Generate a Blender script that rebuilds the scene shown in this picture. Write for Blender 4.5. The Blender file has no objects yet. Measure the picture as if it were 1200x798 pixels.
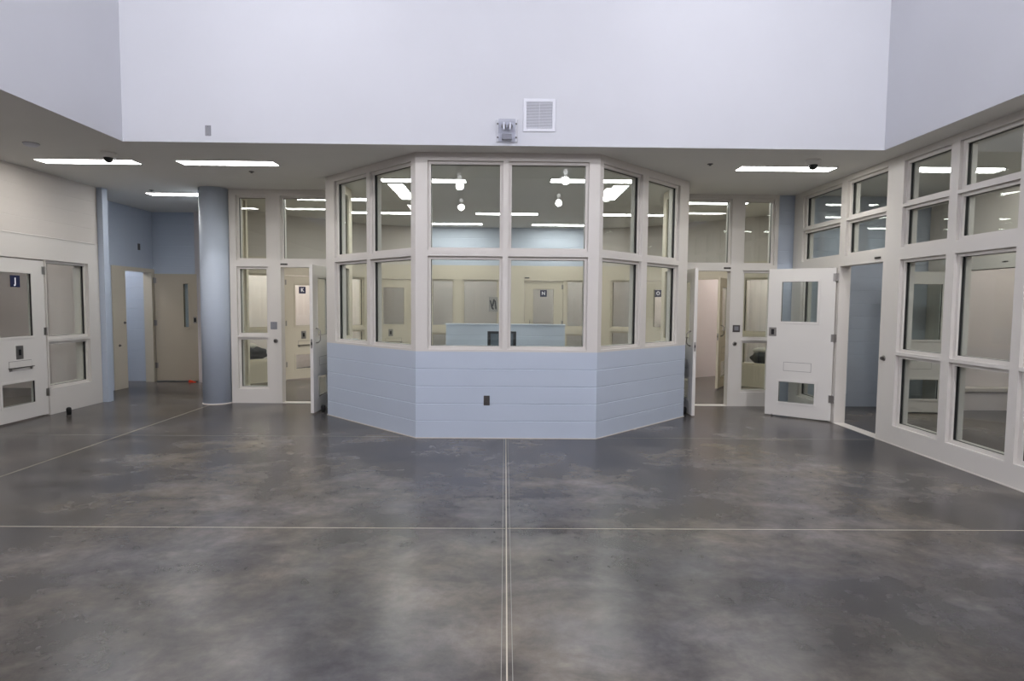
import bpy, bmesh, math, random
from mathutils import Vector, Matrix
random.seed(4)
C = bpy.context.scene.collection
S = bpy.context.scene
PI = math.pi

# ------------------------------------------------------------------ camera
EYE = 1.5747
def set_camera():
    f, th, yaw, roll = 700.0, .0610, .0119, .0087
    fwd = Vector((math.sin(yaw)*math.cos(th), math.cos(yaw)*math.cos(th), -math.sin(th)))
    right = Vector((math.cos(yaw), -math.sin(yaw), 0))
    up = right.cross(fwd)
    r2 = math.cos(roll)*right + math.sin(roll)*up
    u2 = -math.sin(roll)*right + math.cos(roll)*up
    cd = bpy.data.cameras.new('camera'); co = bpy.data.objects.new('camera', cd); C.objects.link(co)
    cd.sensor_width = 36; cd.sensor_fit = 'HORIZONTAL'; cd.lens = f/1200*36
    cd.clip_start = .05; cd.clip_end = 200
    m = Matrix((r2, u2, -fwd)).transposed().to_4x4()
    m.translation = (0, 0, EYE)
    co.matrix_world = m
    S.camera = co
set_camera()

# ------------------------------------------------------------------ light and exposure
S.view_settings.view_transform = 'Standard'
S.view_settings.look = 'None'
S.view_settings.gamma = 1
S.view_settings.use_curve_mapping = False
S.view_settings.exposure = 0.0
w = bpy.data.worlds.new('world'); S.world = w; w.use_nodes = True
w.node_tree.nodes['Background'].inputs[0].default_value = (.6, .75, 1, 1)
w.node_tree.nodes['Background'].inputs[1].default_value = .3
TROFFER = 21.0        # emission of the linear ceiling lights
CELLS = 58.0  # emission of the unseen lamps put in to light the cells
BAY_W = (17, 17, 30, 30, 50, 50, 40, 40, 330, 330, 330, 330)   # pendant high bay lights, front to rear, then four added fill lamps
SKY_W = 15.0        # unseen bluish fill standing in for daylight; the roof has no opening
SKYC = (.70, .76, 1)
BAYC = (.97, .965, 1)

def area(name, loc, sx, sy, power, col, rot=(0, 0, 0)):
    l = bpy.data.lights.new(name, 'AREA'); l.shape = 'RECTANGLE'; l.size = sx; l.size_y = sy
    l.energy = power; l.color = col
    o = bpy.data.objects.new(name, l); C.objects.link(o); o.location = loc; o.rotation_euler = rot
    return o
area('daylight_fill_front', (0, 1.2, 6.93), 4.4, 2.4, SKY_W*.6, SKYC)
area('daylight_fill_rear', (0, -6.2, 6.93), 4.4, 2.4, SKY_W, SKYC)

# ------------------------------------------------------------------ materials
def srgb(*c):
    return tuple((x/255/12.92 if x/255 <= .04045 else ((x/255+.055)/1.055)**2.4) for x in c) + (1,)
def new_mat(name):
    m = bpy.data.materials.new(name); m.use_nodes = True
    return m, m.node_tree, m.node_tree.nodes['Principled BSDF']
def paint(name, col, rough=.45, bump=.02, scale=60, vary=.03, spec=.35):
    m, t, p = new_mat(name); N = t.nodes.new; L = t.links.new
    tc = N('ShaderNodeTexCoord')
    n = N('ShaderNodeTexNoise'); n.inputs['Scale'].default_value = scale; n.inputs['Detail'].default_value = 3
    n2 = N('ShaderNodeTexNoise'); n2.inputs['Scale'].default_value = 1.3; n2.inputs['Detail'].default_value = 4
    L(tc.outputs['Object'], n.inputs['Vector']); L(tc.outputs['Object'], n2.inputs['Vector'])
    mr = N('ShaderNodeMapRange'); mr.inputs['From Min'].default_value = .3; mr.inputs['From Max'].default_value = .7
    mr.inputs['To Min'].default_value = 1-vary; mr.inputs['To Max'].default_value = 1+vary
    L(n2.outputs['Fac'], mr.inputs['Value'])
    mx = N('ShaderNodeMix'); mx.data_type = 'RGBA'; mx.blend_type = 'MULTIPLY'; mx.inputs[0].default_value = 1
    mx.inputs[6].default_value = col
    L(mr.outputs[0], mx.inputs[7]); L(mx.outputs[2], p.inputs['Base Color'])
    b = N('ShaderNodeBump'); b.inputs['Strength'].default_value = bump*5; b.inputs['Distance'].default_value = .002
    L(n.outputs['Fac'], b.inputs['Height']); L(b.outputs[0], p.inputs['Normal'])
    p.inputs['Roughness'].default_value = rough; p.inputs['Specular IOR Level'].default_value = spec
    return m
def plain(name, col, rough=.4, metal=0, spec=.5):
    m, t, p = new_mat(name); N = t.nodes.new; L = t.links.new
    n = N('ShaderNodeTexNoise'); n.inputs['Scale'].default_value = 25
    mr = N('ShaderNodeMapRange'); mr.inputs['To Min'].default_value = rough*.85; mr.inputs['To Max'].default_value = rough*1.15
    L(n.outputs['Fac'], mr.inputs['Value']); L(mr.outputs[0], p.inputs['Roughness'])
    p.inputs['Base Color'].default_value = col; p.inputs['Metallic'].default_value = metal
    p.inputs['Specular IOR Level'].default_value = spec
    return m
def emit(name, col, s):
    m, t, p = new_mat(name)
    p.inputs['Base Color'].default_value = (.8, .8, .8, 1)
    p.inputs['Emission Color'].default_value = col; p.inputs['Emission Strength'].default_value = s
    return m
def glass_mat(name, tint, base=.04):
    m = bpy.data.materials.new(name); m.use_nodes = True; t = m.node_tree; t.nodes.clear(); N = t.nodes.new; L = t.links.new
    out = N('ShaderNodeOutputMaterial'); mix = N('ShaderNodeMixShader'); tr = N('ShaderNodeBsdfTransparent'); g = N('ShaderNodeBsdfGlossy')
    tr.inputs[0].default_value = tint; g.inputs['Roughness'].default_value = .0; g.inputs[0].default_value = (1, 1, 1, 1)
    lw = N('ShaderNodeLayerWeight'); lw.inputs[0].default_value = .5
    pw = N('ShaderNodeMath'); pw.operation = 'POWER'; pw.inputs[1].default_value = 5
    ml = N('ShaderNodeMath'); ml.operation = 'MULTIPLY_ADD'; ml.inputs[1].default_value = 1-base; ml.inputs[2].default_value = base
    L(lw.outputs['Facing'], pw.inputs[0]); L(pw.outputs[0], ml.inputs[0]); L(ml.outputs[0], mix.inputs[0])
    L(tr.outputs[0], mix.inputs[1]); L(g.outputs[0], mix.inputs[2]); L(mix.outputs[0], out.inputs[0])
    return m
def floor_mat():
    m, t, p = new_mat('polished_concrete'); N = t.nodes.new; L = t.links.new
    tc = N('ShaderNodeTexCoord'); 
    def noise(s, d, dist=0, off=(0, 0, 0), rough=.6, sc=(1, 1, 1)):
        mp = N('ShaderNodeMapping'); mp.inputs['Location'].default_value = off; mp.inputs['Scale'].default_value = sc
        n = N('ShaderNodeTexNoise'); n.inputs['Scale'].default_value = s; n.inputs['Detail'].default_value = d
        n.inputs['Distortion'].default_value = dist; n.inputs['Roughness'].default_value = rough
        L(tc.outputs['Object'], mp.inputs[0]); L(mp.outputs[0], n.inputs['Vector']); return n
    def ramp(src, stops):
        r = N('ShaderNodeValToRGB'); e = r.color_ramp.elements
        while len(e) < len(stops): e.new(.5)
        for k, (pos, c) in enumerate(stops): e[k].position = pos; e[k].color = c
        r.color_ramp.interpolation = 'B_SPLINE' if len(stops) == 3 else 'EASE'
        L(src, r.inputs[0]); return r
    big = noise(.55, 6, .15); med = noise(1.7, 12, .35, (7, 2, 0), .66, (1, 1.5, 1)); fine = noise(9, 12, .3, (1, 5, 0), .72); hue = noise(.7, 8, .2, (3, 9, 0))
    c1 = ramp(big.outputs['Fac'], [(.25, srgb(58, 58, 64)), (.5, srgb(122, 119, 117)), (.76, srgb(202, 194, 182))])
    c2 = ramp(med.outputs['Fac'], [(.25, (.20, .20, .22, 1)), (.5, (.57, .57, .57, 1)), (.76, (1, .985, .95, 1))])
    c3 = ramp(hue.outputs['Fac'], [(.25, (.72, .75, .90, 1)), (.75, (.98, .90, .78, 1))])
    c4 = ramp(fine.outputs['Fac'], [(.2, (.55, .55, .57, 1)), (.8, (1, 1, .975, 1))])
    cur = c1.outputs[0]
    for c in (c2, c3, c4):
        mx = N('ShaderNodeMix'); mx.data_type = 'RGBA'; mx.blend_type = 'MULTIPLY'; mx.inputs[0].default_value = 1
        L(cur, mx.inputs[6]); L(c.outputs[0], mx.inputs[7]); cur = mx.outputs[2]
    # pale scuffs and specks
    v = N('ShaderNodeTexVoronoi'); v.inputs['Scale'].default_value = 3.2; L(tc.outputs['Object'], v.inputs['Vector'])
    sr = ramp(v.outputs['Distance'], [(0, (1, 1, 1, 1)), (.016, (0, 0, 0, 1))])
    gate = noise(.9, 3, 0, (11, 4, 0)); gr = ramp(gate.outputs['Fac'], [(.52, (0, 0, 0, 1)), (.6, (.5, .5, .5, 1))])
    mm = N('ShaderNodeMath'); mm.operation = 'MULTIPLY'; L(sr.outputs[0], mm.inputs[0]); L(gr.outputs[0], mm.inputs[1])
    mx = N('ShaderNodeMix'); mx.data_type = 'RGBA'; L(mm.outputs[0], mx.inputs[0]); L(cur, mx.inputs[6]); mx.inputs[7].default_value = srgb(190, 186, 178)
    L(mx.outputs[2], p.inputs['Base Color'])
    p.inputs['Roughness'].default_value = .27
    p.inputs['Specular IOR Level'].default_value = .5
    return m
M = {}
M['floor'] = floor_mat()
M['white'] = paint('white_plaster', srgb(198, 199, 205), .6, .02, 40, .015)
M['ceil'] = paint('ceiling_paint', srgb(222, 220, 215), .7, .02, 40, .02)
M['frame'] = paint('frame_enamel', srgb(208, 203, 197), .38, .01, 30, .015)
M['inner'] = paint('cream_enamel', srgb(204, 195, 177), .4, .01, 30, .02)
M['door'] = paint('door_enamel', srgb(212, 208, 203), .38, .01, 30, .015)
M['tandoor'] = paint('tan_door_enamel', srgb(190, 178, 158), .4, .01, 30, .02)
M['blue'] = paint('blue_block_paint', srgb(184, 193, 207), .5, .05, 120, .02)
M['cmuw'] = paint('white_block_paint', srgb(200, 193, 186), .5, .05, 120, .02)
M['cell'] = paint('cell_plaster', srgb(222, 214, 212), .6, .03, 60, .02)
M['glass'] = glass_mat('security_glass', (.93, .955, .94, 1))
M['gasket'] = plain('black_gasket', srgb(20, 20, 20), .6)
M['steel'] = plain('brushed_steel', srgb(150, 146, 142), .35, .9)
M['dsteel'] = plain('dark_steel', srgb(92, 88, 86), .4, .7)
M['black'] = plain('black_plastic', srgb(14, 14, 15), .35)
M['rubber'] = plain('black_rubber', srgb(18, 18, 18), .7)
M['grey'] = plain('grey_plate', srgb(128, 128, 134), .45)
M['navy'] = plain('navy_sign', srgb(18, 24, 66), .4)
M['letter'] = plain('white_letter', srgb(235, 235, 240), .5)
M['red'] = plain('orange_plastic', srgb(226, 62, 24), .5)
M['joint'] = paint('joint_sealant', srgb(186, 178, 160), .6)
M['joint2'] = paint('joint_residue', srgb(142, 140, 132), .5)
M['troffer'] = emit('lit_diffuser', (1, .985, .945, 1), TROFFER)
M['cellfill'] = emit('cell_diffuser', (1, .95, .90, 1), CELLS)
M['highbay'] = emit('high_bay_lens', (1, .96, .9, 1), 5)
M['screen'] = plain('dull_screen', srgb(92, 102, 110), .25)
M['paper'] = plain('grey_notice', srgb(150, 148, 144), .6)
M['ink'] = plain('black_ink', srgb(25, 25, 28), .6)
M['louver'] = paint('vent_paint', srgb(214, 215, 222), .5)
M['void'] = plain('duct_interior', srgb(120, 122, 130), .8)
M['clear'] = glass_mat('clear_lens', (.90, .905, .93, 1), .05)
M['desk'] = paint('desk_laminate', srgb(150, 140, 126), .4)
M['cloth'] = paint('dark_blanket', srgb(38, 38, 40), .9, .2, 30)
M['pillow'] = paint('pale_pillow', srgb(190, 186, 180), .9, .2, 30)

# ------------------------------------------------------------------ mesh helpers
def link(name, bm, mat, parent=None, kind=None, smooth=False, bevel=0, fix=True):
    if fix: bmesh.ops.recalc_face_normals(bm, faces=bm.faces[:])
    me = bpy.data.meshes.new(name); bm.to_mesh(me); bm.free()
    me.materials.append(M[mat] if isinstance(mat, str) else mat)
    if smooth:
        for p in me.polygons: p.use_smooth = True
    o = bpy.data.objects.new(name, me); C.objects.link(o)
    if parent: o.parent = parent
    if kind: o['kind'] = kind
    if bevel:
        b = o.modifiers.new('bevel', 'BEVEL'); b.width = bevel; b.segments = 2; b.limit_method = 'ANGLE'
    return o
def box(bm, x0, x1, y0, y1, z0, z1):
    vs = [bm.verts.new((x, y, z)) for x in (x0, x1) for y in (y0, y1) for z in (z0, z1)]
    for f in ((0, 1, 3, 2), (4, 6, 7, 5), (0, 4, 5, 1), (2, 3, 7, 6), (0, 2, 6, 4), (1, 5, 7, 3)):
        bm.faces.new([vs[i] for i in f])
def boxes(*bs):
    bm = bmesh.new()
    for b in bs: box(bm, *b)
    return bm
def struct(name, mat, *bs, **k):
    return link(name, boxes(*bs), mat, kind='structure', **k)
class W:
    """A vertical wall plane: u runs along it, d towards its front."""
    def __init__(s, o, e, flip=False):
        s.o = Vector((o[0], o[1])); v = Vector((e[0]-o[0], e[1]-o[1])); s.len = v.length; s.t = v/v.length
        s.n = Vector((s.t[1], -s.t[0]))
        if flip: s.n = -s.n
    def p(s, u, z, d=0):
        q = s.o + s.t*u + s.n*d
        return (q[0], q[1], z)
LOCAL = W((0, 0), (1, 0))     # local frame: front faces -y
def grid(bm, w, rect, holes, d0, d1):
    """slab with rectangular holes, one closed surface, front at d0, back at d1"""
    us = sorted(set([rect[0], rect[1]] + [h[0] for h in holes] + [h[1] for h in holes]))
    zs = sorted(set([rect[2], rect[3]] + [h[2] for h in holes] + [h[3] for h in holes]))
    us = [u for u in us if rect[0]-1e-6 <= u <= rect[1]+1e-6]; zs = [z for z in zs if rect[2]-1e-6 <= z <= rect[3]+1e-6]
    def full(i, j):
        if i < 0 or j < 0 or i >= len(us)-1 or j >= len(zs)-1: return False
        u = (us[i]+us[i+1])/2; z = (zs[j]+zs[j+1])/2
        return not any(h[0] < u < h[1] and h[2] < z < h[3] for h in holes)
    vv = {}
    def V(i, j, k):
        if (i, j, k) not in vv: vv[i, j, k] = bm.verts.new(w.p(us[i], zs[j], (d0, d1)[k]))
        return vv[i, j, k]
    for i in range(len(us)-1):
        for j in range(len(zs)-1):
            if not full(i, j): continue
            for k in (0, 1): bm.faces.new([V(i, j, k), V(i+1, j, k), V(i+1, j+1, k), V(i, j+1, k)])
            if not full(i-1, j): bm.faces.new([V(i, j, 0), V(i, j+1, 0), V(i, j+1, 1), V(i, j, 1)])
            if not full(i+1, j): bm.faces.new([V(i+1, j, 0), V(i+1, j+1, 0), V(i+1, j+1, 1), V(i+1, j, 1)])
            if not full(i, j-1): bm.faces.new([V(i, j, 0), V(i+1, j, 0), V(i+1, j, 1), V(i, j, 1)])
            if not full(i, j+1): bm.faces.new([V(i, j+1, 0), V(i+1, j+1, 0), V(i+1, j+1, 1), V(i, j+1, 1)])
def wbox(bm, w, u0, u1, z0, z1, d0, d1):
    grid(bm, w, (u0, u1, z0, z1), [], d0, d1)
def inset(h, a): return (h[0]+a, h[1]-a, h[2]+a, h[3]-a)
def ring(w, h, a, b, d0, d1):
    bm = bmesh.new(); grid(bm, w, inset(h, a), [inset(h, b)], d0, d1); return bm
def cyl(bm, c, r, h, axis='z', n=24, r2=None):
    """cylinder or cone from c along axis"""
    r2 = r if r2 is None else r2
    A = {'z': (Vector((1, 0, 0)), Vector((0, 1, 0)), Vector((0, 0, 1))), 'y': (Vector((1, 0, 0)), Vector((0, 0, 1)), Vector((0, 1, 0))),
         'x': (Vector((0, 1, 0)), Vector((0, 0, 1)), Vector((1, 0, 0)))}[axis]
    c = Vector(c); a = []; b = []
    for i in range(n):
        t = 2*PI*i/n; e = A[0]*math.cos(t)+A[1]*math.sin(t)
        a.append(bm.verts.new(c+e*r)); b.append(bm.verts.new(c+A[2]*h+e*r2))
    for i in range(n): bm.faces.new([a[i], a[(i+1) % n], b[(i+1) % n], b[i]])
    bm.faces.new(a[::-1]); bm.faces.new(b)
def lathe(bm, prof, c=(0, 0, 0), n=32, axis='z'):
    rings = []
    for r, h in prof:
        rg = []
        for i in range(n):
            t = 2*PI*i/n; x, y = r*math.cos(t), r*math.sin(t)
            v = (x, y, h) if axis == 'z' else (x, h, y)
            rg.append(bm.verts.new(Vector(c)+Vector(v)))
        rings.append(rg)
    for a, b in zip(rings, rings[1:]):
        for i in range(n): bm.faces.new([a[i], a[(i+1) % n], b[(i+1) % n], b[i]])
    bm.faces.new(rings[0]); bm.faces.new(rings[-1][::-1])
def tube(bm, pts, r, n=8):
    pts = [Vector(p) for p in pts]; prev = None; first = None
    for k, p in enumerate(pts):
        t = (pts[min(k+1, len(pts)-1)]-pts[max(k-1, 0)]).normalized()
        a = t.orthogonal().normalized() if prev is None else (prevx - t*prevx.dot(t)).normalized()
        prevx = a; b = t.cross(a)
        rg = [bm.verts.new(p+(a*math.cos(2*PI*i/n)+b*math.sin(2*PI*i/n))*r) for i in range(n)]
        if prev:
            for i in range(n): bm.faces.new([prev[i], prev[(i+1) % n], rg[(i+1) % n], rg[i]])
        else: first = rg
        prev = rg
    bm.faces.new(first[::-1]); bm.faces.new(prev)
def thing(name, label, cat, loc, rz=0, group=None):
    o = bpy.data.objects.new(name, None); C.objects.link(o); o.empty_display_size = .05
    o.location = loc; o.rotation_euler = (0, 0, rz); o['label'] = label; o['category'] = cat
    if group: o['group'] = group
    return o
def tag(o, label, cat, group=None):
    o['label'] = label; o['category'] = cat
    if group: o['group'] = group
    return o
def copy_thing(r, loc, rz, label):
    n = r.copy(); C.objects.link(n); n.location = loc; n.rotation_euler = (0, 0, rz); n['label'] = label
    for ch in list(r.children):
        c = ch.copy(); C.objects.link(c); c.parent = n
        for g in list(ch.children):
            d = g.copy(); C.objects.link(d); d.parent = c
    return n
_cnt = {'window': 0, 'door': 0, 'trim': 0}
def num(k):
    _cnt[k] += 1; return '%s_%d' % (k, _cnt[k])
# a block wall with grooved courses
COURSE = .2032
def cmu(name, w, u0, u1, z0, z1, thick, mat='blue', groove=None):
    groove = groove or (.0014 if mat == 'cmuw' else .0035)
    bm = bmesh.new(); prof = []
    z = z0; zs = [z0]
    k = math.floor(z0/COURSE)+1
    while k*COURSE < z1-.02:
        zs.append(k*COURSE); k += 1
    zs.append(z1)
    prof.append((zs[0], 0))
    for zz in zs[1:-1]: prof += [(zz-.006, 0), (zz-.002, -groove), (zz+.002, -groove), (zz+.006, 0)]
    prof.append((zs[-1], 0)); prof += [(zs[-1], -thick), (zs[0], -thick)]
    a = [bm.verts.new(w.p(u0, z, d)) for z, d in prof]; b = [bm.verts.new(w.p(u1, z, d)) for z, d in prof]
    n = len(prof)
    for i in range(n): bm.faces.new([a[i], a[(i+1) % n], b[(i+1) % n], b[i]])
    bm.faces.new(a); bm.faces.new(b[::-1])
    return link(name, bm, mat, kind='structure')
def panes(w, parent, holes, mat, dd=0):
    """bead, black gasket and glass in each hole of a framed wall"""
    for h in holes:
        link('glazing_bead', ring(w, h, -.001, .035, -.035+dd, -.058+dd), mat, parent)
        link('gasket', ring(w, h, -.001, .037, -.058+dd, -.082+dd), 'gasket', parent)
        bm = bmesh.new(); a = inset(h, .02); wbox(bm, w, a[0], a[1], a[2], a[3], -.083+dd, -.095+dd)
        link('glass_pane', bm, 'glass', parent)
def framed(w, rect, holes, mat='frame', open_holes=(), depth=.15, name=None, glass=True):
    """a welded steel frame: front with wide openings, back with narrower ones"""
    bm = bmesh.new()
    allh = list(holes)+list(open_holes)
    grid(bm, w, rect, allh, 0, -.097)
    grid(bm, w, rect, [inset(h, .035) for h in holes]+list(open_holes), -.0972, -depth)
    o = link(name or num('window'), bm, mat, kind='structure')
    panes(w, o, holes, mat)
    return o

# ------------------------------------------------------------------ room shell
Z = 3.29       # low ceiling
struct('floor', 'floor', (-10, 10, -13, 17.5, -.15, 0))
# low ceiling around the tall hall
lowc = boxes((-10, -4.143, -13, 17.5, Z-.0006, Z+.12), (4.143, 10, -13, 17.5, Z-.0006, Z+.12), (-4.143, 4.143, 6.613, 17.5, Z-.0006, Z+.12))
link('ceiling', lowc, 'ceil', kind='structure')
struct('wall_upper_back', 'white', (-4.34, 4.34, 6.61, 6.81, Z, 7.0))
struct('wall_upper_left', 'white', (-4.34, -4.14, -12.2, 6.61, Z, 7.0))
struct('wall_upper_right', 'white', (4.14, 4.34, -12.2, 6.61, Z, 7.0))
struct('wall_rear', 'white', (-10, 10, -12.4, -12.2, 0, 7.0))
struct('ceiling_high', 'white', (-4.34, 4.34, -12.4, 6.81, 7.0, 7.15))

# saw-cut floor joints
def strip(mat, x0, x1, y0, y1):
    return struct(num('trim'), mat, (x0, x1, y0, y1, -.001, .0008))
strip('joint', .0165, .0235, -6, 6.9)
strip('joint2', -.006, -.003, -6, 6.9); strip('joint2', .043, .046, -6, 6.9)
strip('joint', -6.2, .012, 4.105, 4.111); strip('joint', .028, 4.45, 4.108, 4.114)
strip('joint2', -6.2, -1.15, 6.978, 6.984); strip('joint2', 1.15, 4.45, 6.978, 6.984)
strip('joint', -4.487, -4.480, -6, 9.05)
strip('joint', -6.2, 4.45, 1.235, 1.241)

# ------------------------------------------------------------------ left wall: frame, cell door J, sidelight, white block above
WL = W((-6.23, -12.2), (-6.23, 9.27))      # u = Y + 12.2, front faces +X
U = lambda y: y+12.2
cmu('wall_left', WL, 0, U(9.27), 2.43, Z, .2, 'cmuw')
cmu('wall_left_near', WL, 0, U(6.2), 0, 2.43, .2, 'cmuw')
framed(WL, (U(6.2), U(9.27), 0, 2.43), [(U(8.215), U(9.035), 1.04, 2.115), (U(8.215), U(9.035), .355, 1.0)],
       open_holes=[(U(7.28), U(8.20), -.01, 2.115)], depth=.2)
# the steel frame meets the block above in a shadow line
struct(num('trim'), 'frame', (-6.229, -6.222, 6.2, 9.27, 2.418, 2.43))
# blue pilaster at the wall's end and the jog behind it
cmu('wall_pilaster', W((-6.25, 9.28), (-6.15, 9.28)), 0, .10, 0, Z, .12)
struct('wall_alcove_return', 'blue', (-6.99, -6.25, 9.3, 9.40, 0, Z))

# ------------------------------------------------------------------ alcove behind the column
WA = W((-6.85, 9.4), (-6.85, 11.75))
ua = lambda y: y-9.4
bm = bmesh.new(); grid(bm, WA, (0, 2.35, 0, Z), [(ua(10.50), 2.36, -.01, 2.19)], 0, -.12); link('wall_alcove_left', bm, 'blue', kind='structure')
bm = bmesh.new(); grid(bm, WA, (ua(10.50), 2.35, 0, 2.19), [(ua(10.86), ua(11.66), -.01, 2.12)], .02, -.14)
df = link(num('door'), bm, 'inner', kind='structure')
for y, z in ((10.80, 1.18), (10.64, .78)):
    bm = bmesh.new(); lathe(bm, [(.022, 0), (.024, .01), (.014, .018), (.012, .03), (.0, .031)][:4], axis='z', n=16)
    o = link('lock_cylinder', bm, 'dsteel', df, smooth=True); o.location = (-6.83, y, z); o.rotation_euler = (0, PI/2, 0)
cmu('wall_alcove_back', W((-9.2, 11.76), (-5.8, 11.76)), 0, 3.4, 0, Z, .12)
def seg_wall(name, a, b, h=Z, t=.1, mat='cell'):
    w = W(a, b); bm = bmesh.new(); wbox(bm, w, 0, w.len, 0, h, 0, -t); return link(name, bm, mat, kind='structure')
seg_wall('wall_alcove_right', (-5.86, 11.76), (-4.42, 9.5), mat='blue', t=.06)
struct('wall_alcove_far_left', 'blue', (-9.3, -9.2, 10.8, 11.9, 0, Z))
struct('wall_alcove_passage', 'blue', (-9.2, -6.97, 10.74, 10.86, 0, Z))

# round column
bm = bmesh.new(); cyl(bm, (-4.463, 9.29, 0), .212, Z, n=64)
link('column', bm, 'blue', kind='structure', smooth=False)
for p in bpy.data.objects['column'].data.polygons: p.use_smooth = len(p.vertices) == 4
bm = bmesh.new(); lathe(bm, [(.222, 0), (.222, .006), (.213, .014)], c=(-4.463, 9.29, 0), n=64); link(num('trim'), bm, 'cmuw', kind='structure')

# ------------------------------------------------------------------ glazed wall beside door K (left of the bay)
WK = W((-4.24, 9.28), (-2.48, 9.28)); k0 = 4.24
uk = lambda x: x+k0
LV = [(2.21, 3.20), (1.055, 2.115), (.22, 1.022)]
framed(WK, (0, 1.76, 0, Z), [(uk(-4.135), uk(-3.655), 2.21, 3.20), (uk(-4.135), uk(-3.655), 1.055, 2.115), (uk(-4.135), uk(-3.665), .22, 1.022),
                             (uk(-3.455), uk(-2.55), 2.21, 3.20)], open_holes=[(uk(-3.46), uk(-2.60), -.01, 2.11)])
struct(num('trim'), 'frame', (-3.46, -2.6, 9.28, 9.43, 0, .006))
# its side wall, glazed beside the column
WS = W((-4.2, 9.43), (-4.2, 11.0))     # front faces +X
framed(WS, (0, .43, 0, Z), [(.03, .36, 2.21, 3.20), (.03, .36, 1.055, 2.115), (.03, .36, .22, 1.022)], mat='inner')

seg_wall('wall_vestibule_left', (-5.27, 11.1), (-4.27, 9.86), mat='inner', t=.04)

# ------------------------------------------------------------------ glazed wall beside door O (right of the bay)
WO = W((2.54, 9.28), (4.22, 9.28)); uo = lambda x: x-2.54
framed(WO, (0, 1.68, 0, Z), [(uo(2.66), uo(3.495), 2.21, 3.22), (uo(3.675), uo(4.165), 2.21, 3.22), (uo(3.69), uo(4.175), 1.055, 2.125), (uo(3.695), uo(4.18), .22, 1.03)],
       open_holes=[(uo(2.66), uo(3.50), -.01, 2.115)])
struct(num('trim'), 'frame', (2.66, 3.50, 9.28, 9.43, 0, .006))
seg_wall('wall_vestibule_right', (4.30, 9.45), (5.33, 11.12), mat='inner', t=.06)
cmu('wall_back_blue', W((4.22, 9.33), (9.2, 9.33)), 0, 4.98, 0, Z, .12)

# ------------------------------------------------------------------ the control bay
P0, P1, P2, P3 = (-2.48, 8.34), (-1.035, 6.92), (1.075, 6.92), (2.545, 8.38)
SILL = 1.018
def mitred(name, pts, z0, z1, thick, mat, grooves=False):
    """continuous low block wall along a polyline with mitred corners"""
    n = len(pts); P = [Vector(p) for p in pts]
    offs = []
    for i in range(n):
        ns = []
        for a, b in ((i-1, i), (i, i+1)):
            if 0 <= a and b < n:
                t = (P[b]-P[a]).normalized(); ns.append(Vector((t[1], -t[0])))
        m = sum(ns, Vector((0, 0))); m = m/len(ns); offs.append(m/m.length_squared)
    prof = [(z0, 0)]
    if grooves:
        k = 1
        while k*COURSE < z1-.02:
            zz = k*COURSE; prof += [(zz-.007, 0), (zz-.002, -.005), (zz+.002, -.005), (zz+.007, 0)]; k += 1
    prof += [(z1, 0), (z1, -thick), (z0, -thick)]
    bm = bmesh.new(); cols = []
    for i in range(n):
        cols.append([bm.verts.new((P[i][0]+offs[i][0]*d, P[i][1]+offs[i][1]*d, z)) for z, d in prof])
    m = len(prof)
    for a, b in zip(cols, cols[1:]):
        for j in range(m): bm.faces.new([a[j], a[(j+1) % m], b[(j+1) % m], b[j]])
    bm.faces.new(cols[0]); bm.faces.new(cols[-1][::-1])
    return link(name, bm, mat, kind='structure')
mitred('wall_bay', [(-2.48, 9.27), P0, P1, P2, P3, (2.545, 9.27)], 0, SILL, .2, 'blue', True)
mitred(num('trim'), [(-2.49, 9.27), (-2.49, 8.336), (-1.039, 6.911), (1.079, 6.911), (2.555, 8.376), (2.555, 9.27)], 0, .009, .02, 'cmuw')
HB = [(2.185, 3.20), (1.045, 2.12)]
def bay_face(a, b, us, trimL, trimR):
    w = W(a, b)
    hs = [(u0, u1, z0, z1) for u0, u1 in us for z0, z1 in HB]
    return framed(w, (trimL, w.len-trimR, SILL, Z), hs, 'frame')
bay_face(P1, P2, [(.138, 1.00), (1.065, 1.985)], .0, .0)
LB_ = W(P0, P1).len
bay_face(P0, P1, [(.225, 1.015), (1.085, 1.94)], 0, .0)
bay_face(P2, P3, [(.07, .90), (1.03, 1.83)], 0, .0)
# corner posts
for q, nm in ((P1, 0), (P2, 1)):
    pass
# side faces of the station, glazed, running back
framed(W((-2.48, 9.28), (-2.48, 8.34)), (.0, .94, SILL, Z), [(.14, .80, a, b) for a, b in HB], 'inner', depth=.12)
framed(W((2.545, 8.38), (2.545, 9.28)), (.0, .90, SILL, Z), [(.12, .76, a, b) for a, b in HB], 'inner', depth=.12)
# blue half wall inside, beyond the desk
cmu('wall_half', W((-1.03, 10.45), (1.05, 10.45)), 0, 2.08, 0, 1.2, .2)
struct(num('trim'), 'blue', (-1.04, 1.06, 10.44, 10.66, 1.2, 1.222))

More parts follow.
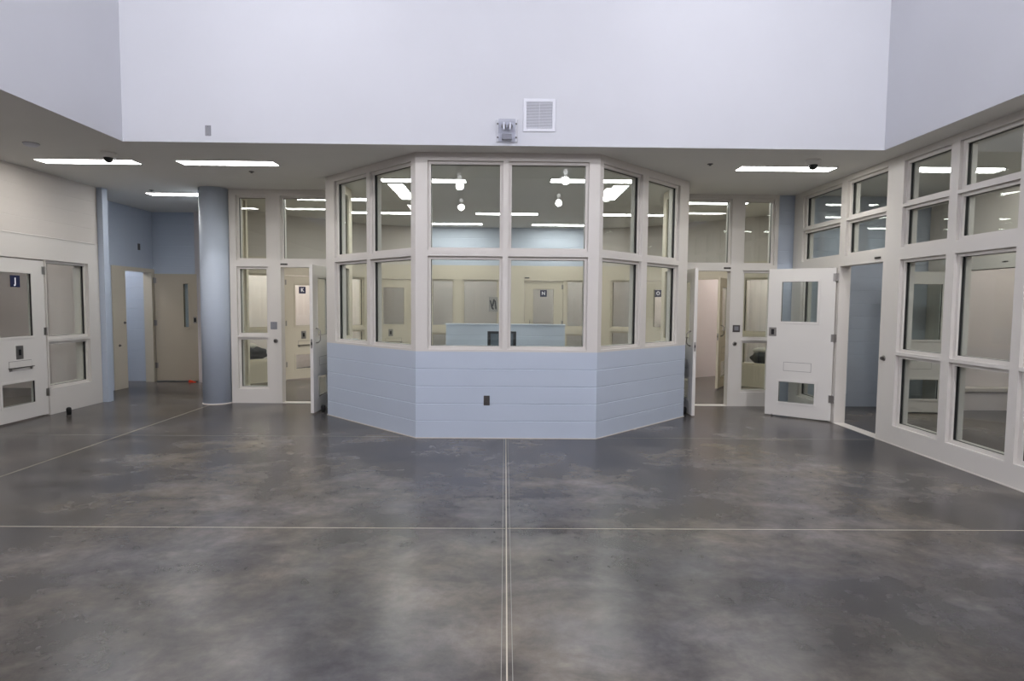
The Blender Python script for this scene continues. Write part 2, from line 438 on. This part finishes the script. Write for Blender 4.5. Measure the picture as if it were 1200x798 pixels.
# ------------------------------------------------------------------ ring of cells behind the bay
A0, A1, A2, A3, A4, A5 = (-5.3, 11.1), (-3.0, 13.23), (-2.0, 13.6), (2.0, 13.6), (3.0, 13.23), (5.3, 11.1)
def ring_wall(a, b, holes, opens, nm):
    w = W(a, b)
    framed(w, (0, w.len, 0, 2.44), holes, 'inner', open_holes=opens)
    cmu('wall_ring_'+nm, w, 0, w.len, 2.44, Z, .15, 'blue' if nm == 'back' else 'cmuw')
    return w
WKR = ring_wall(A0, A1, [(.50, 1.10, 1.05, 2.12), (.50, 1.10, .42, .92), (2.50, 3.02, 1.05, 2.12), (2.50, 3.02, .36, .98)], [(1.26, 2.15, -.01, 2.11)], 'left')
ring_wall(A1, A2, [], [(.09, .98, -.01, 2.11)], 'left_corner')
WN = ring_wall(A2, A3, [(.315, .84, 1.05, 2.12), (.315, .84, .3, .90), (1.03, 1.84, .36, 2.12), (3.385, 3.80, 1.05, 2.12), (3.385, 3.80, .36, .90)], [(2.43, 3.32, -.01, 2.11)], 'back')
ring_wall(A3, A4, [(.40, .98, 1.05, 2.12), (.40, .98, .36, .98)], [], 'right_corner')
WOR = ring_wall(A4, A5, [(2.25, 2.9, 1.05, 2.12), (2.25, 2.9, .42, .92)], [(.10, .99, -.01, 2.11), (1.19, 2.04, -.01, 2.11)], 'right')
# cells' own walls
outer = [(-6.2, 12.05), (-4.4, 15.4), (-1.9, 16.0), (1.9, 16.0), (4.4, 15.4), (7.3, 12.2)]
for k, (a, b) in enumerate(zip(outer, outer[1:])): seg_wall('wall_cell_outer_%d' % (k+1), a, b)
inner = [(-5.38, 11.25), (-4.37, 12.18), (-3.05, 13.4), (0.15, 13.77), (3.05, 13.4), (3.78, 12.72), (5.38, 11.2)]
outs = [(-6.2, 12.05), (-6.0, 13.6), (-4.4, 15.4), (.15, 16.0), (4.4, 15.4), (5.7, 13.9), (7.3, 12.2)]
for k, (a, b) in enumerate(zip(inner, outs)):
    if k == 1: continue
    seg_wall('wall_cell_side_%d' % (k+1), a, b)
# left cell behind door J
seg_wall('wall_cell_left_back', (-9.3, 5.6), (-9.3, 10.7)); seg_wall('wall_cell_left_end', (-9.3, 10.72), (-6.97, 10.72))
seg_wall('wall_cell_left_near', (-6.45, 5.7), (-9.3, 5.7))
struct('wall_cell_left_alcove', 'cell', (-7.05, -6.99, 9.4, 10.72, 0, Z))
struct('wall_cell_left_jog', 'cell', (-6.99, -6.435, 9.25, 9.295, 0, Z))
# right room and its cell
WC = W((6.6, 9.3), (6.6, 3.0))         # front faces -X
bm = bmesh.new(); grid(bm, WC, (0, 6.3, 0, Z), [(9.3-8.74, 9.3-7.55, -.01, 2.11)], 0, -.15); link('wall_right_inner', bm, 'cmuw', kind='structure')
bm = bmesh.new(); grid(bm, WC, (9.3-8.80, 9.3-7.40, 0, 2.28), [(9.3-8.72, 9.3-7.55, -.01, 2.11)], .012, -.16); link(num('door'), bm, 'frame', kind='structure')
struct('wall_right_cell_back', 'cell', (9.2, 9.3, 3.0, 9.4, 0, Z))
struct('wall_right_near', 'cell', (4.6, 9.2, 3.0, 3.1, 0, Z))
struct('wall_right_cell_end', 'cell', (6.76, 9.2, 9.28, 9.325, 0, Z))

# ------------------------------------------------------------------ right wall
WR = W((4.46, 9.28), (4.46, -12.2)); ur = lambda y: 9.28-y     # front faces -X
Ls = [(2.735, 3.215), (2.245, 2.70), (1.065, 2.115), (.215, 1.03)]
cols = [(8.995, 8.0), ]
holes = []
for y0, y1 in ((9.005, 7.995), (7.855, 7.03)):
    holes += [(ur(y0), ur(y1), z0, z1) for z0, z1 in Ls[:2]]
holes += [(ur(9.005), ur(8.13), z0, z1) for z0, z1 in Ls[2:]]
for y0, y1 in ((6.745, 6.04), (5.925, 5.205), (5.11, 4.39), (4.27, 3.55)):
    holes += [(ur(y0), ur(y1), z0, z1) for z0, z1 in Ls]
framed(WR, (0, ur(3.2), 0, Z), holes, open_holes=[(ur(7.96), ur(7.05), -.01, 2.115)])
cmu('wall_right', WR, ur(3.2), ur(-12.2), 0, Z, .15, 'cmuw')
struct(num('trim'), 'frame', (4.46, 4.61, 7.05, 7.96, 0, .006))
struct(num('trim'), 'cmuw', (4.45, 4.46, 3.2, 7.05, 0, .01))

# ------------------------------------------------------------------ doors
def bolt_head(parent, x, z, y, r=.008):
    bm = bmesh.new(); lathe(bm, [(r, 0), (r, .003), (r*.6, .005)], n=12); o = link('screw', bm, 'dsteel', parent); o.location = (x, y, z); o.rotation_euler = (PI/2, 0, 0)
def leaf(hinge, rz, sx=1, mat='door', kind='cell', width=.875, lock=None, top=(1.09, 1.93), knob=False, pull=False, hinges=True, slot=True, strip_glass=None, gap=.02, gx=(.205, .69)):
    r = bpy.data.objects.new(num('door'), None); C.objects.link(r); r.location = (hinge[0], hinge[1], 0); r.rotation_euler = (0, 0, rz); r['kind'] = 'structure'
    X = lambda a, b: (min(sx*a, sx*b), max(sx*a, sx*b))
    H = [(gx[0], gx[1], top[0], top[1]), (gx[0], gx[1], .21, .52)] if not strip_glass else [strip_glass]
    hs = [X(h[0], h[1])+(h[2], h[3]) for h in H]
    bm = bmesh.new(); grid(bm, LOCAL, X(0, width)+(gap, 2.1), hs, 0, -.045)
    link('leaf', bm, mat, r, bevel=.002)
    for h in hs:
        bm = ring(LOCAL, h, -.018, .012, .006, -.003); link('glazing_bead', bm, mat, r, bevel=.002)
        bm = ring(LOCAL, h, 0, .014, -.004, -.02); link('gasket', bm, 'gasket', r)
        bm = ring(LOCAL, h, -.018, .012, -.042, -.051); link('glazing_bead', bm, mat, r)
        a = inset(h, .002); bm = bmesh.new(); wbox(bm, LOCAL, a[0], a[1], a[2], a[3], -.02, -.03); link('glass_pane', bm, 'glass', r)
    if slot:
        x0, x1 = X(.265, .625)
        bm = bmesh.new(); grid(bm, LOCAL, (x0, x1, .665, .79), [(x0+.004, x1-.004, .669, .786)], .0008, -.001); link('slot_seam', bm, 'dsteel', r)
        bm = bmesh.new(); wbox(bm, LOCAL, x0+.004, x1-.004, .669, .786, .003, -.002); link('food_slot', bm, mat, r)
    if slot == 'shelf':
        x0, x1 = X(.25, .64)
        bm = bmesh.new(); wbox(bm, LOCAL, x0, x1, .700, .708, .03, 0); s = link('slot_rail', bm, 'dsteel', r)
        for xx in (x0+.03, x1-.03):
            bm = bmesh.new(); wbox(bm, LOCAL, xx-.012, xx+.012, .672, .70, .016, 0); link('slot_latch', bm, 'steel', s)
    if lock:
        x0, x1 = X(lock[0], lock[1])
        bm = bmesh.new(); wbox(bm, LOCAL, x0, x1, lock[2], lock[3], .004, 0); s = link('lock_plate', bm, 'steel', r, bevel=.001)
        xm = (x0+x1)/2; zm = (lock[2]+lock[3])/2
        bm = bmesh.new(); wbox(bm, LOCAL, xm-.02, xm+.02, zm-.038, zm+.038, .0065, .001); link('keyway', bm, 'black', s, bevel=.003)
    if hinges:
        for z in (.27, 1.10, 1.92):
            bm = bmesh.new(); cyl(bm, (-sx*.006, -.008, z-.005), .009, .11, n=14)
            wbox(bm, LOCAL, *X(.0, .035), z-.002, z+.102, .003, 0); wbox(bm, LOCAL, *X(-.045, -.006), z-.002, z+.102, .003, 0)
            link('hinge', bm, 'steel', r)
    if pull:
        bm = bmesh.new(); xx = sx*(width-.12)
        tube(bm, [(xx, 0, 1.00), (xx, -.035, 1.01), (xx, -.06, 1.04), (xx, -.06, 1.17), (xx, -.035, 1.2), (xx, 0, 1.21)], .009); link('pull_handle', bm, 'steel', r, smooth=True)
        bm = bmesh.new(); x0, x1 = X(width-.001, width+.002); box(bm, x0, x1, .012, .034, .93, 1.06); s = link('edge_lock', bm, 'steel', r)
        bm = bmesh.new(); x0, x1 = X(width, width+.012); box(bm, x0, x1, .015, .031, .98, 1.02); link('latch_bolt', bm, 'black', s)
    if knob:
        bm = bmesh.new(); cyl(bm, (0, 0, 0), .012, .03); s = link('hold_open', bm, 'dsteel', r)
        s.location = (sx*(width-.1), .01, .0)
    return r
HP = PI/2
leaf((-6.245, 8.19), HP, -1, slot='shelf', lock=(.395, .51, .81, .985), width=.9, gx=(.215, .755))                     # J
leaf((-2.655, 9.245), HP-.03, -1, pull=True, lock=None, gap=.015, slot=True)                     # beside K, open to the hall
leaf((2.655, 9.245), -HP+.0, 1, pull=True, gap=.015)                                                # beside O, open
ang = math.atan2(-.539, .65)
leaf((4.435, 7.995), ang, -1, top=(1.35, 1.93), lock=(.735, .835, 1.15, 1.275), width=.86, knob=True, gap=.02)  # right open leaf
tk = math.atan2(A1[1]-A0[1], A1[0]-A0[0])
def on(w, u, d=-.03): return w.p(u, 0, d)[:2]
leaf(on(WKR, 1.265), tk, 1, 'inner', slot='shelf', lock=(.33, .43, .83, .99))                        # K
leaf(on(W(A1, A2), .095), math.atan2(A2[1]-A1[1], A2[0]-A1[0]), 1, 'inner', slot='shelf', lock=(.33, .43, .83, .99))
leaf(on(WN, 3.315), 0, -1, 'inner', slot='shelf', lock=(.40, .50, .83, .99), pull=True)              # N
leaf(on(WOR, .985), -tk, -1, 'inner', slot='shelf', lock=(.40, .50, .83, .99))                       # O
leaf(on(WOR, 2.03, .01), math.atan2(.835, .55), -1, 'inner', pull=True)                             # open cell door on the right
leaf((6.57, 8.70), -.07, -1, 'door', lock=None, gx=(.15, .76))                                                       # open door inside the right room
leaf((-6.80, 11.70), 0, 1, 'tandoor', slot=False, strip_glass=(.545, .655, 1.06, 1.92), lock=(.735, .80, 1.15, 1.27), width=.87)

# ------------------------------------------------------------------ door signs
def letter_mesh(ch, size):
    cu = bpy.data.curves.new('t', 'FONT'); cu.body = ch; cu.size = size; cu.align_x = 'CENTER'; cu.align_y = 'CENTER'; cu.extrude = .0008; cu.offset = size*.035
    o = bpy.data.objects.new('t', cu); C.objects.link(o); bpy.context.view_layer.update()
    me = bpy.data.meshes.new_from_object(o.evaluated_get(bpy.context.evaluated_depsgraph_get()))
    bpy.data.objects.remove(o); return me
def sign(ch, loc, rz, label, s=.15):
    t = thing('door_sign', label, 'sign', loc, rz, 'lettered cell door signs')
    bm = boxes((-s/2, s/2, -.004, 0, 0, s)); link('sign_plate', bm, 'navy', t)
    me = letter_mesh(ch, s*.72); me.materials.clear(); me.materials.append(M['letter'])
    o = bpy.data.objects.new('sign_letter', me); C.objects.link(o); o.parent = t; o.location = (0, -.005, s*.5); o.rotation_euler = (PI/2, 0, 0)
    return t
sign('J', (-6.2625, 7.73, 1.735), HP, 'square navy sign with white letter J on the glass of the far left door')
def onp(w, u, z, d): return w.p(u, z, d)
sign('K', onp(WKR, 1.635, 1.75, -.049), tk, 'square navy sign with white letter K seen through the left open doorway', .14)
sign('N', onp(WN, 2.87, 1.745, -.049), 0, 'square navy sign with white letter N seen through the centre window', .15)
sign('O', onp(WOR, .40, 1.755, -.049), -tk, 'square navy sign with white letter O seen through the right bay window', .15)

# ------------------------------------------------------------------ wall plates, knobs, tabs
def plate(name, w, u, z, pw, ph, label, cat, mat='steel', d=0, screws=True, extra=None):
    o = w.p(u, z, d); rz = math.atan2(w.t[1], w.t[0])
    t = thing(name, label, cat, o, rz)
    s = 1 if w.n.dot(Vector((w.t[1], -w.t[0]))) > 0 else -1
    bm = boxes((-pw/2, pw/2, -.006*s if s > 0 else 0, 0 if s > 0 else .006, -ph/2, ph/2)); link('face_plate', bm, mat, t, bevel=.0015)
    if screws:
        for dz in (-ph*.36, ph*.36):
            bm = bmesh.new(); cyl(bm, (0, -.0075, dz), .004, .002, 'y', 10); link('screw', bm, 'dsteel', t)
    if extra == 'outlet':
        for dz in (-.022, .022):
            bm = boxes((-.014, .014, -.008, -.005, dz-.014, dz+.014)); link('socket', bm, 'dsteel', t, bevel=.003)
    if extra == 'lens':
        bm = boxes((-pw*.28, pw*.28, -.009, -.005, -ph*.25, ph*.3)); link('reader_face', bm, 'grey', t)
    return t
WBAY = W(P1, P2)
plate('wall_outlet', WBAY, .828, .449, .07, .115, 'grey outlet plate low on the blue block wall of the bay', 'outlet', 'dsteel', extra='outlet')
plate('speaker_plate', WK, uk(-3.575), 1.21, .10, .115, 'square steel plate on the frame left of the left doorway', 'plate', 'grey', extra='lens')
plate('speaker_plate', WO, uo(3.61), 1.222, .115, .11, 'square steel plate on the frame right of the open right doorway', 'plate', 'dsteel', extra='lens')
WUP = W((-4.14, 6.61), (4.14, 6.61))
plate('junction_box', WUP, 4.14-3.22, 3.414, .062, .11, 'small grey box on the white upper wall, far left', 'junction box', 'grey', screws=True)
plate('wall_switch', W((-6.85, 9.4), (-6.85, 11.75)), ua(11.32), 2.58, .07, .12, 'small dark plate above the door frame in the left alcove', 'switch', 'dsteel')
def knob(loc, rz, label):
    t = thing('key_switch', label, 'key switch', loc, rz)
    bm = bmesh.new(); lathe(bm, [(.034, 0), (.034, -.006), (.028, -.010)], n=24, axis='y'); link('rose', bm, 'steel', t, smooth=False)
    bm = bmesh.new(); lathe(bm, [(.018, -.008), (.020, -.030), (.016, -.036)], n=20, axis='y'); link('key_cylinder', bm, 'dsteel', t)
    return t
knob((-3.55, 9.28, .972), 0, 'round steel key cylinder beside the left doorway')
knob((3.592, 9.28, .985), 0, 'round steel key cylinder beside the middle right doorway')
knob((4.46, 6.955, .976), -HP, 'round steel key cylinder on the right wall post by the open door')
def tab(w, u, z, label):
    t = thing('door_contact', label, 'door contact', w.p(u, z, 0), math.atan2(w.t[1], w.t[0]))
    link('housing', boxes((-.055, .055, -.012, 0, -.012, .012)), 'dsteel', t, bevel=.002)
    for k in range(3): link('slot', boxes((-.04+k*.03, -.022+k*.03, -.0135, -.011, -.006, .006)), 'black', t)
tab(WK, uk(-3.405), 2.155, 'thin grey bar over the left doorway corner')
tab(WO, uo(3.44), 2.16, 'thin grey bar over the middle right doorway corner')
tab(WR, ur(7.15), 2.165, 'thin grey bar over the far right doorway corner')
tab(WC, 9.3-7.85, 2.19, 'thin grey bar over the doorway inside the right room')
tab(WN, 2.49, 2.17, 'thin grey bar above the N door, through the centre window')

# ------------------------------------------------------------------ ceiling lights
def make_light(label):
    t = thing('ceiling_light', label, 'light', (0, 0, Z), 0, 'linear ceiling lights')
    bm = bmesh.new(); b = W((-.6, 0), (.6, 0))
    # trim frame lying in the ceiling plane
    for x0, x1, y0, y1 in ((-.60, .60, -.12, -.108), (-.60, .60, .108, .12), (-.60, -.588, -.108, .108), (.588, .60, -.108, .108)):
        box(bm, x0, x1, y0, y1, -.005, -.0005)
    link('trim_ring', bm, 'louver', t)
    link('diffuser', boxes((-.587, .587, -.107, .107, -.004, -.001)), 'troffer', t)
    return t
lights = [(-5.17, 7.57, 0, 'linear ceiling light at far left, behind the left dome camera'),
          (-3.45, 7.57, 0, 'linear ceiling light nearest the left side of the glazed bay'),
          (-5.15, 9.80, 0, 'linear ceiling light deep in the alcove left of the round column'),
          (3.49, 7.54, 0, 'linear ceiling light above the open door at the right'),
          (-1.16, 8.50, 0, 'long lit strip in the left front of the glazed bay'),
          (1.21, 8.40, 0, 'long lit strip in the right front of the glazed bay'),
          (-1.60, 9.35, HP, 'ceiling light turned lengthwise in the left of the bay'),
          (1.66, 9.28, HP, 'ceiling light turned lengthwise in the right of the bay'),
          (-2.90, 10.08, 0, 'ceiling light over the space behind the left doorway'),
          (3.45, 10.08, 0, 'ceiling light over the space behind the middle right doorway'),
          (-2.38, 11.55, 0, 'left one of the middle row of strips inside the bay'),
          (.02, 11.52, 0, 'centre one of the middle row of strips inside the bay'),
          (2.42, 11.50, 0, 'right one of the middle row of strips inside the bay'),
          (-1.10, 13.02, 0, 'left one of the farthest pair of strips inside the bay'),
          (1.16, 13.05, 0, 'right one of the farthest pair of strips inside the bay'),
          (5.53, 7.47, 0, 'linear ceiling light behind the tall glazing at far right'),
          (5.53, 4.9, 0, 'added ceiling light out of view behind the right glazing')]  # last one is added out of view to brighten the right room
l0 = None
for x, y, rz, lab in lights:
    if l0 is None: l0 = make_light(lab); l0.location = (x, y, Z); l0.rotation_euler = (0, 0, rz)
    else: copy_thing(l0, (x, y, Z), rz, lab)
# cell fill: unseen surface lamps added to light the cells
def cell_light(x, y, rz, lab):
    t = thing('cell_light', lab, 'light', (x, y, Z), rz, 'unseen fill lamps inside the cells')
    link('lamp_body', boxes((-.32, .32, -.16, .16, -.05, -.0005)), 'cmuw', t, bevel=.01)
    link('lens', boxes((-.29, .29, -.13, .13, -.062, -.051)), 'cellfill', t)
    return t
for x, y, rz, lab in ((-8.0, 7.9, 0, 'unseen fill lamp behind the far left door'), (-5.1, 12.6, .75, 'unseen fill lamp behind the left sidelight'), (-4.3, 14.0, .75, 'unseen fill lamp behind the K door'),
                      (-1.3, 14.8, 0, 'unseen fill lamp in the left back cell'), (1.6, 14.8, 0, 'unseen fill lamp in the right back cell'), (4.3, 14.05, -.75, 'unseen fill lamp behind the O door'),
                      (5.5, 12.8, -.75, 'unseen fill lamp in the open cell'), (7.9, 7.9, 0, 'unseen fill lamp in the right hand cell'), (-8.0, 11.3, 0, 'unseen fill lamp beyond the alcove door')):
    cell_light(x, y, rz, lab)

# ------------------------------------------------------------------ pendant high bay lights in the tall hall (seen only as reflections; the four by the upper walls are added fill)
def glow(t, power):
    l = bpy.data.lights.new('high_bay_glow', 'POINT'); l.energy = power; l.color = BAYC; l.shadow_soft_size = .12
    o = bpy.data.objects.new('high_bay_glow', l); C.objects.link(o); o.parent = t; o.location = (0, 0, -.12)
def high_bay(x, y, lab, power, first=[None]):
    if first[0] is not None:
        t = copy_thing(first[0], (x, y, 5.35), 0, lab)
        for ch in list(t.children):
            if ch.type == 'LIGHT': bpy.data.objects.remove(ch)
        glow(t, power); return t
    t = thing('high_bay_light', lab, 'light', (x, y, 5.35), 0, 'pendant high bay lights'); first[0] = t
    bm = bmesh.new(); lathe(bm, [(.09, .25), (.10, .27), (.10, .48), (.06, .52)], n=24); link('ballast', bm, 'grey', t)
    bm = bmesh.new(); cyl(bm, (0, 0, .52), .01, 1.13, n=8); link('stem', bm, 'steel', t)
    bm = bmesh.new(); lathe(bm, [(.20, .0), (.215, .06), (.19, .15), (.10, .25), (.095, .25), (.18, .145), (.20, .06), (.19, .005)], n=32); link('reflector', bm, 'clear', t, smooth=True)
    bm = bmesh.new(); lathe(bm, [(.02, .06), (.06, .08), (.07, .14), (.05, .2), (.02, .22)], n=20); link('lamp', bm, 'highbay', t, smooth=True)
    glow(t, power)
    return t
for (x, y, lab), pw in zip(((-2.15, 5.2, 'high bay light front left'), (2.15, 5.2, 'high bay light front right'), (-1.9, -.5, 'high bay light second left'), (1.9, -.5, 'high bay light second right'),
                  (-1.45, -4.9, 'high bay light third left'), (1.75, -3.9, 'high bay light third right'), (-1.7, -9.0, 'high bay light rear left'), (1.9, -7.8, 'high bay light rear right'),
                  (-3.5, 1.6, 'unseen added fill lamp by the left upper wall, near'), (3.5, 1.6, 'unseen added fill lamp by the right upper wall, near'), (-3.5, -3.4, 'unseen added fill lamp by the left upper wall, far'), (3.5, -3.4, 'unseen added fill lamp by the right upper wall, far')), BAY_W):  # last four pendants are added only to lift the light level
    high_bay(x, y, lab, pw)

# ------------------------------------------------------------------ vents on the upper wall
def vent(loc, rz, label, s=.28, fr=.35):
    t = thing('wall_vent', label, 'vent', loc, rz)
    w = W((-fr/2, 0), (fr/2, 0)); h = fr/2; k = s/2
    bm = bmesh.new(); grid(bm, w, (0, fr, -h, h), [(h-k, h+k, -k, k)], .012, 0); link('vent_frame', bm, 'louver', t, bevel=.004)
    link('backing', boxes((-k, k, -.002, 0, -k, k)), 'void', t)
    n = 22
    bm = bmesh.new()
    for i in range(n):
        z = -k+(i+.5)*s/n
        v = [bm.verts.new(p) for p in ((-k, -.011, z-.004), (k, -.011, z-.004), (k, -.003, z+.006), (-k, -.003, z+.006), (-k, -.010, z-.0025), (k, -.010, z-.0025), (k, -.002, z+.0075), (-k, -.002, z+.0075))]
        for f in ((0, 1, 2, 3), (4, 7, 6, 5), (0, 4, 5, 1), (2, 6, 7, 3), (0, 3, 7, 4), (1, 5, 6, 2)): bm.faces.new([v[j] for j in f])
    link('louvres', bm, 'louver', t)
    link('centre_bar', boxes((-.003, .003, -.0125, -.006, -k, k)), 'louver', t)
    return t
vent((.354, 6.61, 3.618), 0, 'square white louvred vent on the upper wall above the bay')
vent((4.14, 4.62, 3.62), -HP, 'white louvred vent on the right upper wall, cut off by the picture edge')

# ------------------------------------------------------------------ clear emergency light above the bay
t = thing('emergency_light', 'clear boxed emergency light with twin lamps above the bay windows', 'emergency light', (.004, 6.61, 3.445))
link('back_plate', boxes((-.115, .115, -.012, 0, -.12, .125)), 'white', t, bevel=.01)
link('clear_cover', boxes((-.095, .095, -.11, -.013, -.12, .105)), 'clear', t, bevel=.012)
for sx in (-1, 1):
    bm = bmesh.new(); lathe(bm, [(.012, -.013), (.016, -.03), (.026, -.06), (.027, -.073)], c=(sx*.034, 0, .035), n=20, axis='y'); h = link('lamp_head', bm, 'steel', t, smooth=True)
    link('lamp_tube', boxes((sx*.034-.011, sx*.034+.011, -.088, -.074, -.005, .075)), 'louver', h, bevel=.004)
    for sz in (-.07, .075):
        bm = bmesh.new(); cyl(bm, (sx*.10, -.022, sz), .009, .012, 'y', 12); link('corner_screw', bm, 'dsteel', t)
link('battery_box', boxes((-.055, .055, -.06, -.013, -.105, -.04)), 'grey', t, bevel=.008)

# ------------------------------------------------------------------ dome cameras, sprinklers, detector
def dome(loc, label):
    t = thing('dome_camera', label, 'camera', loc, 0, 'ceiling dome cameras')
    bm = bmesh.new(); lathe(bm, [(.085, 0), (.085, -.02), (.075, -.05), (.058, -.058)], n=36); link('camera_base', bm, 'ceil', t, smooth=False, bevel=.003)
    pr = [(.050, -.058)]+[(.050*math.cos(a), -.066-.050*math.sin(a)) for a in [k*PI/16 for k in range(0, 8)]]
    bm = bmesh.new(); lathe(bm, pr, n=32); link('smoked_dome', bm, 'black', t, smooth=True)
dome((-4.63, 7.12, Z), 'black dome camera in front of the far left ceiling light')
dome((3.60, 7.08, Z), 'black dome camera in front of the right ceiling light')
def sprinkler(loc, label):
    t = thing('sprinkler', label, 'sprinkler', loc, 0, 'ceiling sprinklers')
    bm = bmesh.new(); lathe(bm, [(.035, 0), (.033, -.006), (.02, -.010)], n=20); link('escutcheon', bm, 'dsteel', t)
    bm = bmesh.new(); cyl(bm, (0, 0, -.018), .007, .014, n=10); link('sprinkler_body', bm, 'dsteel', t)
    bm = bmesh.new(); cyl(bm, (0, 0, -.021), .016, .003, n=12); link('deflector', bm, 'dsteel', t)
sprinkler((2.47, 7.33, Z), 'ceiling sprinkler left of the right ceiling light')
sprinkler((-3.36, 8.04, Z), 'ceiling sprinkler just behind the second ceiling light from the left')
sprinkler((-5.50, 9.45, Z), 'ceiling sprinkler in front of the alcove light by the round column')
t = thing('smoke_detector', 'flat round detector on the ceiling above the far left door', 'detector', (-5.22, 6.74, Z))
bm = bmesh.new(); lathe(bm, [(.075, 0), (.075, -.012), (.055, -.03), (.03, -.034)], n=32); link('detector_body', bm, 'louver', t)
bm = bmesh.new(); lathe(bm, [(.078, -.001), (.078, -.004)], n=32); link('mounting_ring', bm, 'dsteel', t)

# ------------------------------------------------------------------ floor door stops and small things
def stop(loc, label, h=.12):
    t = thing('door_stop', label, 'door stop', loc, 0, 'black floor door stops')
    bm = bmesh.new(); lathe(bm, [(.032, 0), (.034, .008), (.026, .014)], n=24); link('stop_base', bm, 'dsteel', t)
    bm = bmesh.new(); lathe(bm, [(.026, .014), (.032, h-.03), (.026, h-.008), (.012, h)], n=24); link('rubber_bumper', bm, 'rubber', t, smooth=True)
stop((-5.93, 8.13, 0), 'black rubber stop on the floor before the far left sidelight')
stop((-2.575, 8.45, 0), 'black rubber stop between the left open leaf and the bay wall')
stop((2.592, 8.50, 0), 'black rubber stop between the middle right open leaf and the bay wall')
t = thing('door_wedge', 'small orange wedge under the open tan door in the alcove', 'door wedge', (-6.06, 11.60, 0))
bm = bmesh.new(); v = [bm.verts.new(p) for p in ((-.06, -.03, 0), (.06, -.03, 0), (.06, .03, 0), (-.06, .03, 0), (-.06, -.03, .045), (-.06, .03, .045), (.06, -.03, .006), (.06, .03, .006))]
for f in ((0, 1, 2, 3), (0, 4, 6, 1), (3, 2, 7, 5), (0, 3, 5, 4), (1, 6, 7, 2), (4, 5, 7, 6)): bm.faces.new([v[i] for i in f])
link('wedge_body', bm, 'red', t)

# ------------------------------------------------------------------ inside the bay: counter and monitor
t = thing('desk', 'long counter inside the bay under the front windows', 'desk', (0, 7.55, 0))
link('worktop', boxes((-1.0, 1.0, -.38, .38, .72, .755)), 'desk', t, bevel=.004)
for sx in (-1, 1): link('side_panel', boxes((sx*.95-.015, sx*.95+.015, -.34, .34, 0, .72)), 'desk', t)
link('modesty_panel', boxes((-.93, .93, .28, .30, .25, .72)), 'desk', t)
t = thing('monitor', 'black framed screen standing on the counter inside the bay', 'monitor', (-.04, 7.70, .755))
bm = bmesh.new(); grid(bm, W((-.185, 0), (.185, 0)), (0, .37, .12, .467), [(.04, .33, .15, .44)], .018, -.03); link('bezel', bm, 'black', t, bevel=.003)
link('screen', boxes((-.146, .146, -.010, -.004, .149, .441)), 'screen', t)
link('housing', boxes((-.15, .15, .03, .055, .16, .42)), 'black', t, bevel=.01)
link('stand', boxes((-.03, .03, .01, .03, .01, .2)), 'black', t); link('stand_foot', boxes((-.11, .11, -.07, .09, 0, .012)), 'black', t, bevel=.004)

# notice taped in the back cell window
t = thing('notice', 'grey notice with black marks on the pale window left of N', 'notice', on(WN, 1.73, .0)+(1.40,), 0)
link('sheet', boxes((-.10, .10, -.002, 0, 0, .33)), 'paper', t)
bm = bmesh.new()
for x, z, w_, h_, a in ((-.045, .13, .03, .20, .25), (.0, .17, .035, .16, -.2), (.05, .12, .03, .2, .1), (-.02, .06, .03, .1, .5)):
    ca, sa = math.cos(a), math.sin(a); q = []
    for dx, dz in ((-w_/2, -h_/2), (w_/2, -h_/2), (w_/2, h_/2), (-w_/2, h_/2)):
        q.append((x+dx*ca-dz*sa, z+dx*sa+dz*ca+.03))
    f = [bm.verts.new((a_, -.0035, b_)) for a_, b_ in q]; g = [bm.verts.new((a_, -.002, b_)) for a_, b_ in q]
    bm.faces.new(f); bm.faces.new(g[::-1])
    for i in range(4): bm.faces.new([f[i], f[(i+1) % 4], g[(i+1) % 4], g[i]])
link('marks', bm, 'ink', t)

# ------------------------------------------------------------------ bunks and bedding behind the low sidelights
def bunk(loc, rz, lab, L=1.15, D=.6, H=.40):
    t = thing('bunk', lab, 'bunk', loc, rz)
    link('plinth', boxes((-L/2, L/2, 0, D, 0, H-.06)), 'cell', t); link('slab', boxes((-L/2-.01, L/2, -.02, D, H-.06, H)), 'cmuw', t, bevel=.008)
    return t
def bedding(loc, rz, lab):
    t = thing('bedding', lab, 'bedding', loc, rz, 'dark bedding behind the low sidelights')
    bm = bmesh.new(); bmesh.ops.create_uvsphere(bm, u_segments=28, v_segments=16, radius=1)
    rnd = random.Random(3)
    for v in bm.verts:
        n = .12*math.sin(7*v.co.x+2)*math.cos(5*v.co.y)+.1*math.sin(11*v.co.x+6*v.co.z)
        v.co = Vector((v.co.x*.27*(1+n), v.co.y*.2, max(0, .13+v.co.z*.14*(1+n))))
    link('blanket', bm, 'cloth', t, smooth=True)
    bm = bmesh.new(); bmesh.ops.create_uvsphere(bm, u_segments=24, v_segments=12, radius=1)
    for v in bm.verts: v.co = Vector((v.co.x*.2-.08, v.co.y*.15+.06, .27+v.co.z*.07))
    link('pillow', bm, 'pillow', t, smooth=True)
def offw(w, u, d): return w.p(u, 0, d)[:2]
bx, by = offw(WKR, .85, -.3); bunk((bx, by, 0), tk, 'bunk behind the low window left of the K door'); bx, by = offw(WKR, .82, -.55); bedding((bx, by, .4), tk, 'dark bedding roll behind the low window left of the K door')
bx, by = offw(WOR, 2.42, -.3); bunk((bx, by, 0), -tk, 'bunk behind the low window right of the middle right doorway'); bx, by = offw(WOR, 2.55, -.55); bedding((bx, by, .4), -tk, 'dark bedding roll behind the low window right of the middle right doorway')
bunk((8.0, 9.05-.0, 0), 0, 'pale low bunk in the cell behind the far right glazing', L=2.3, D=.22, H=.345)
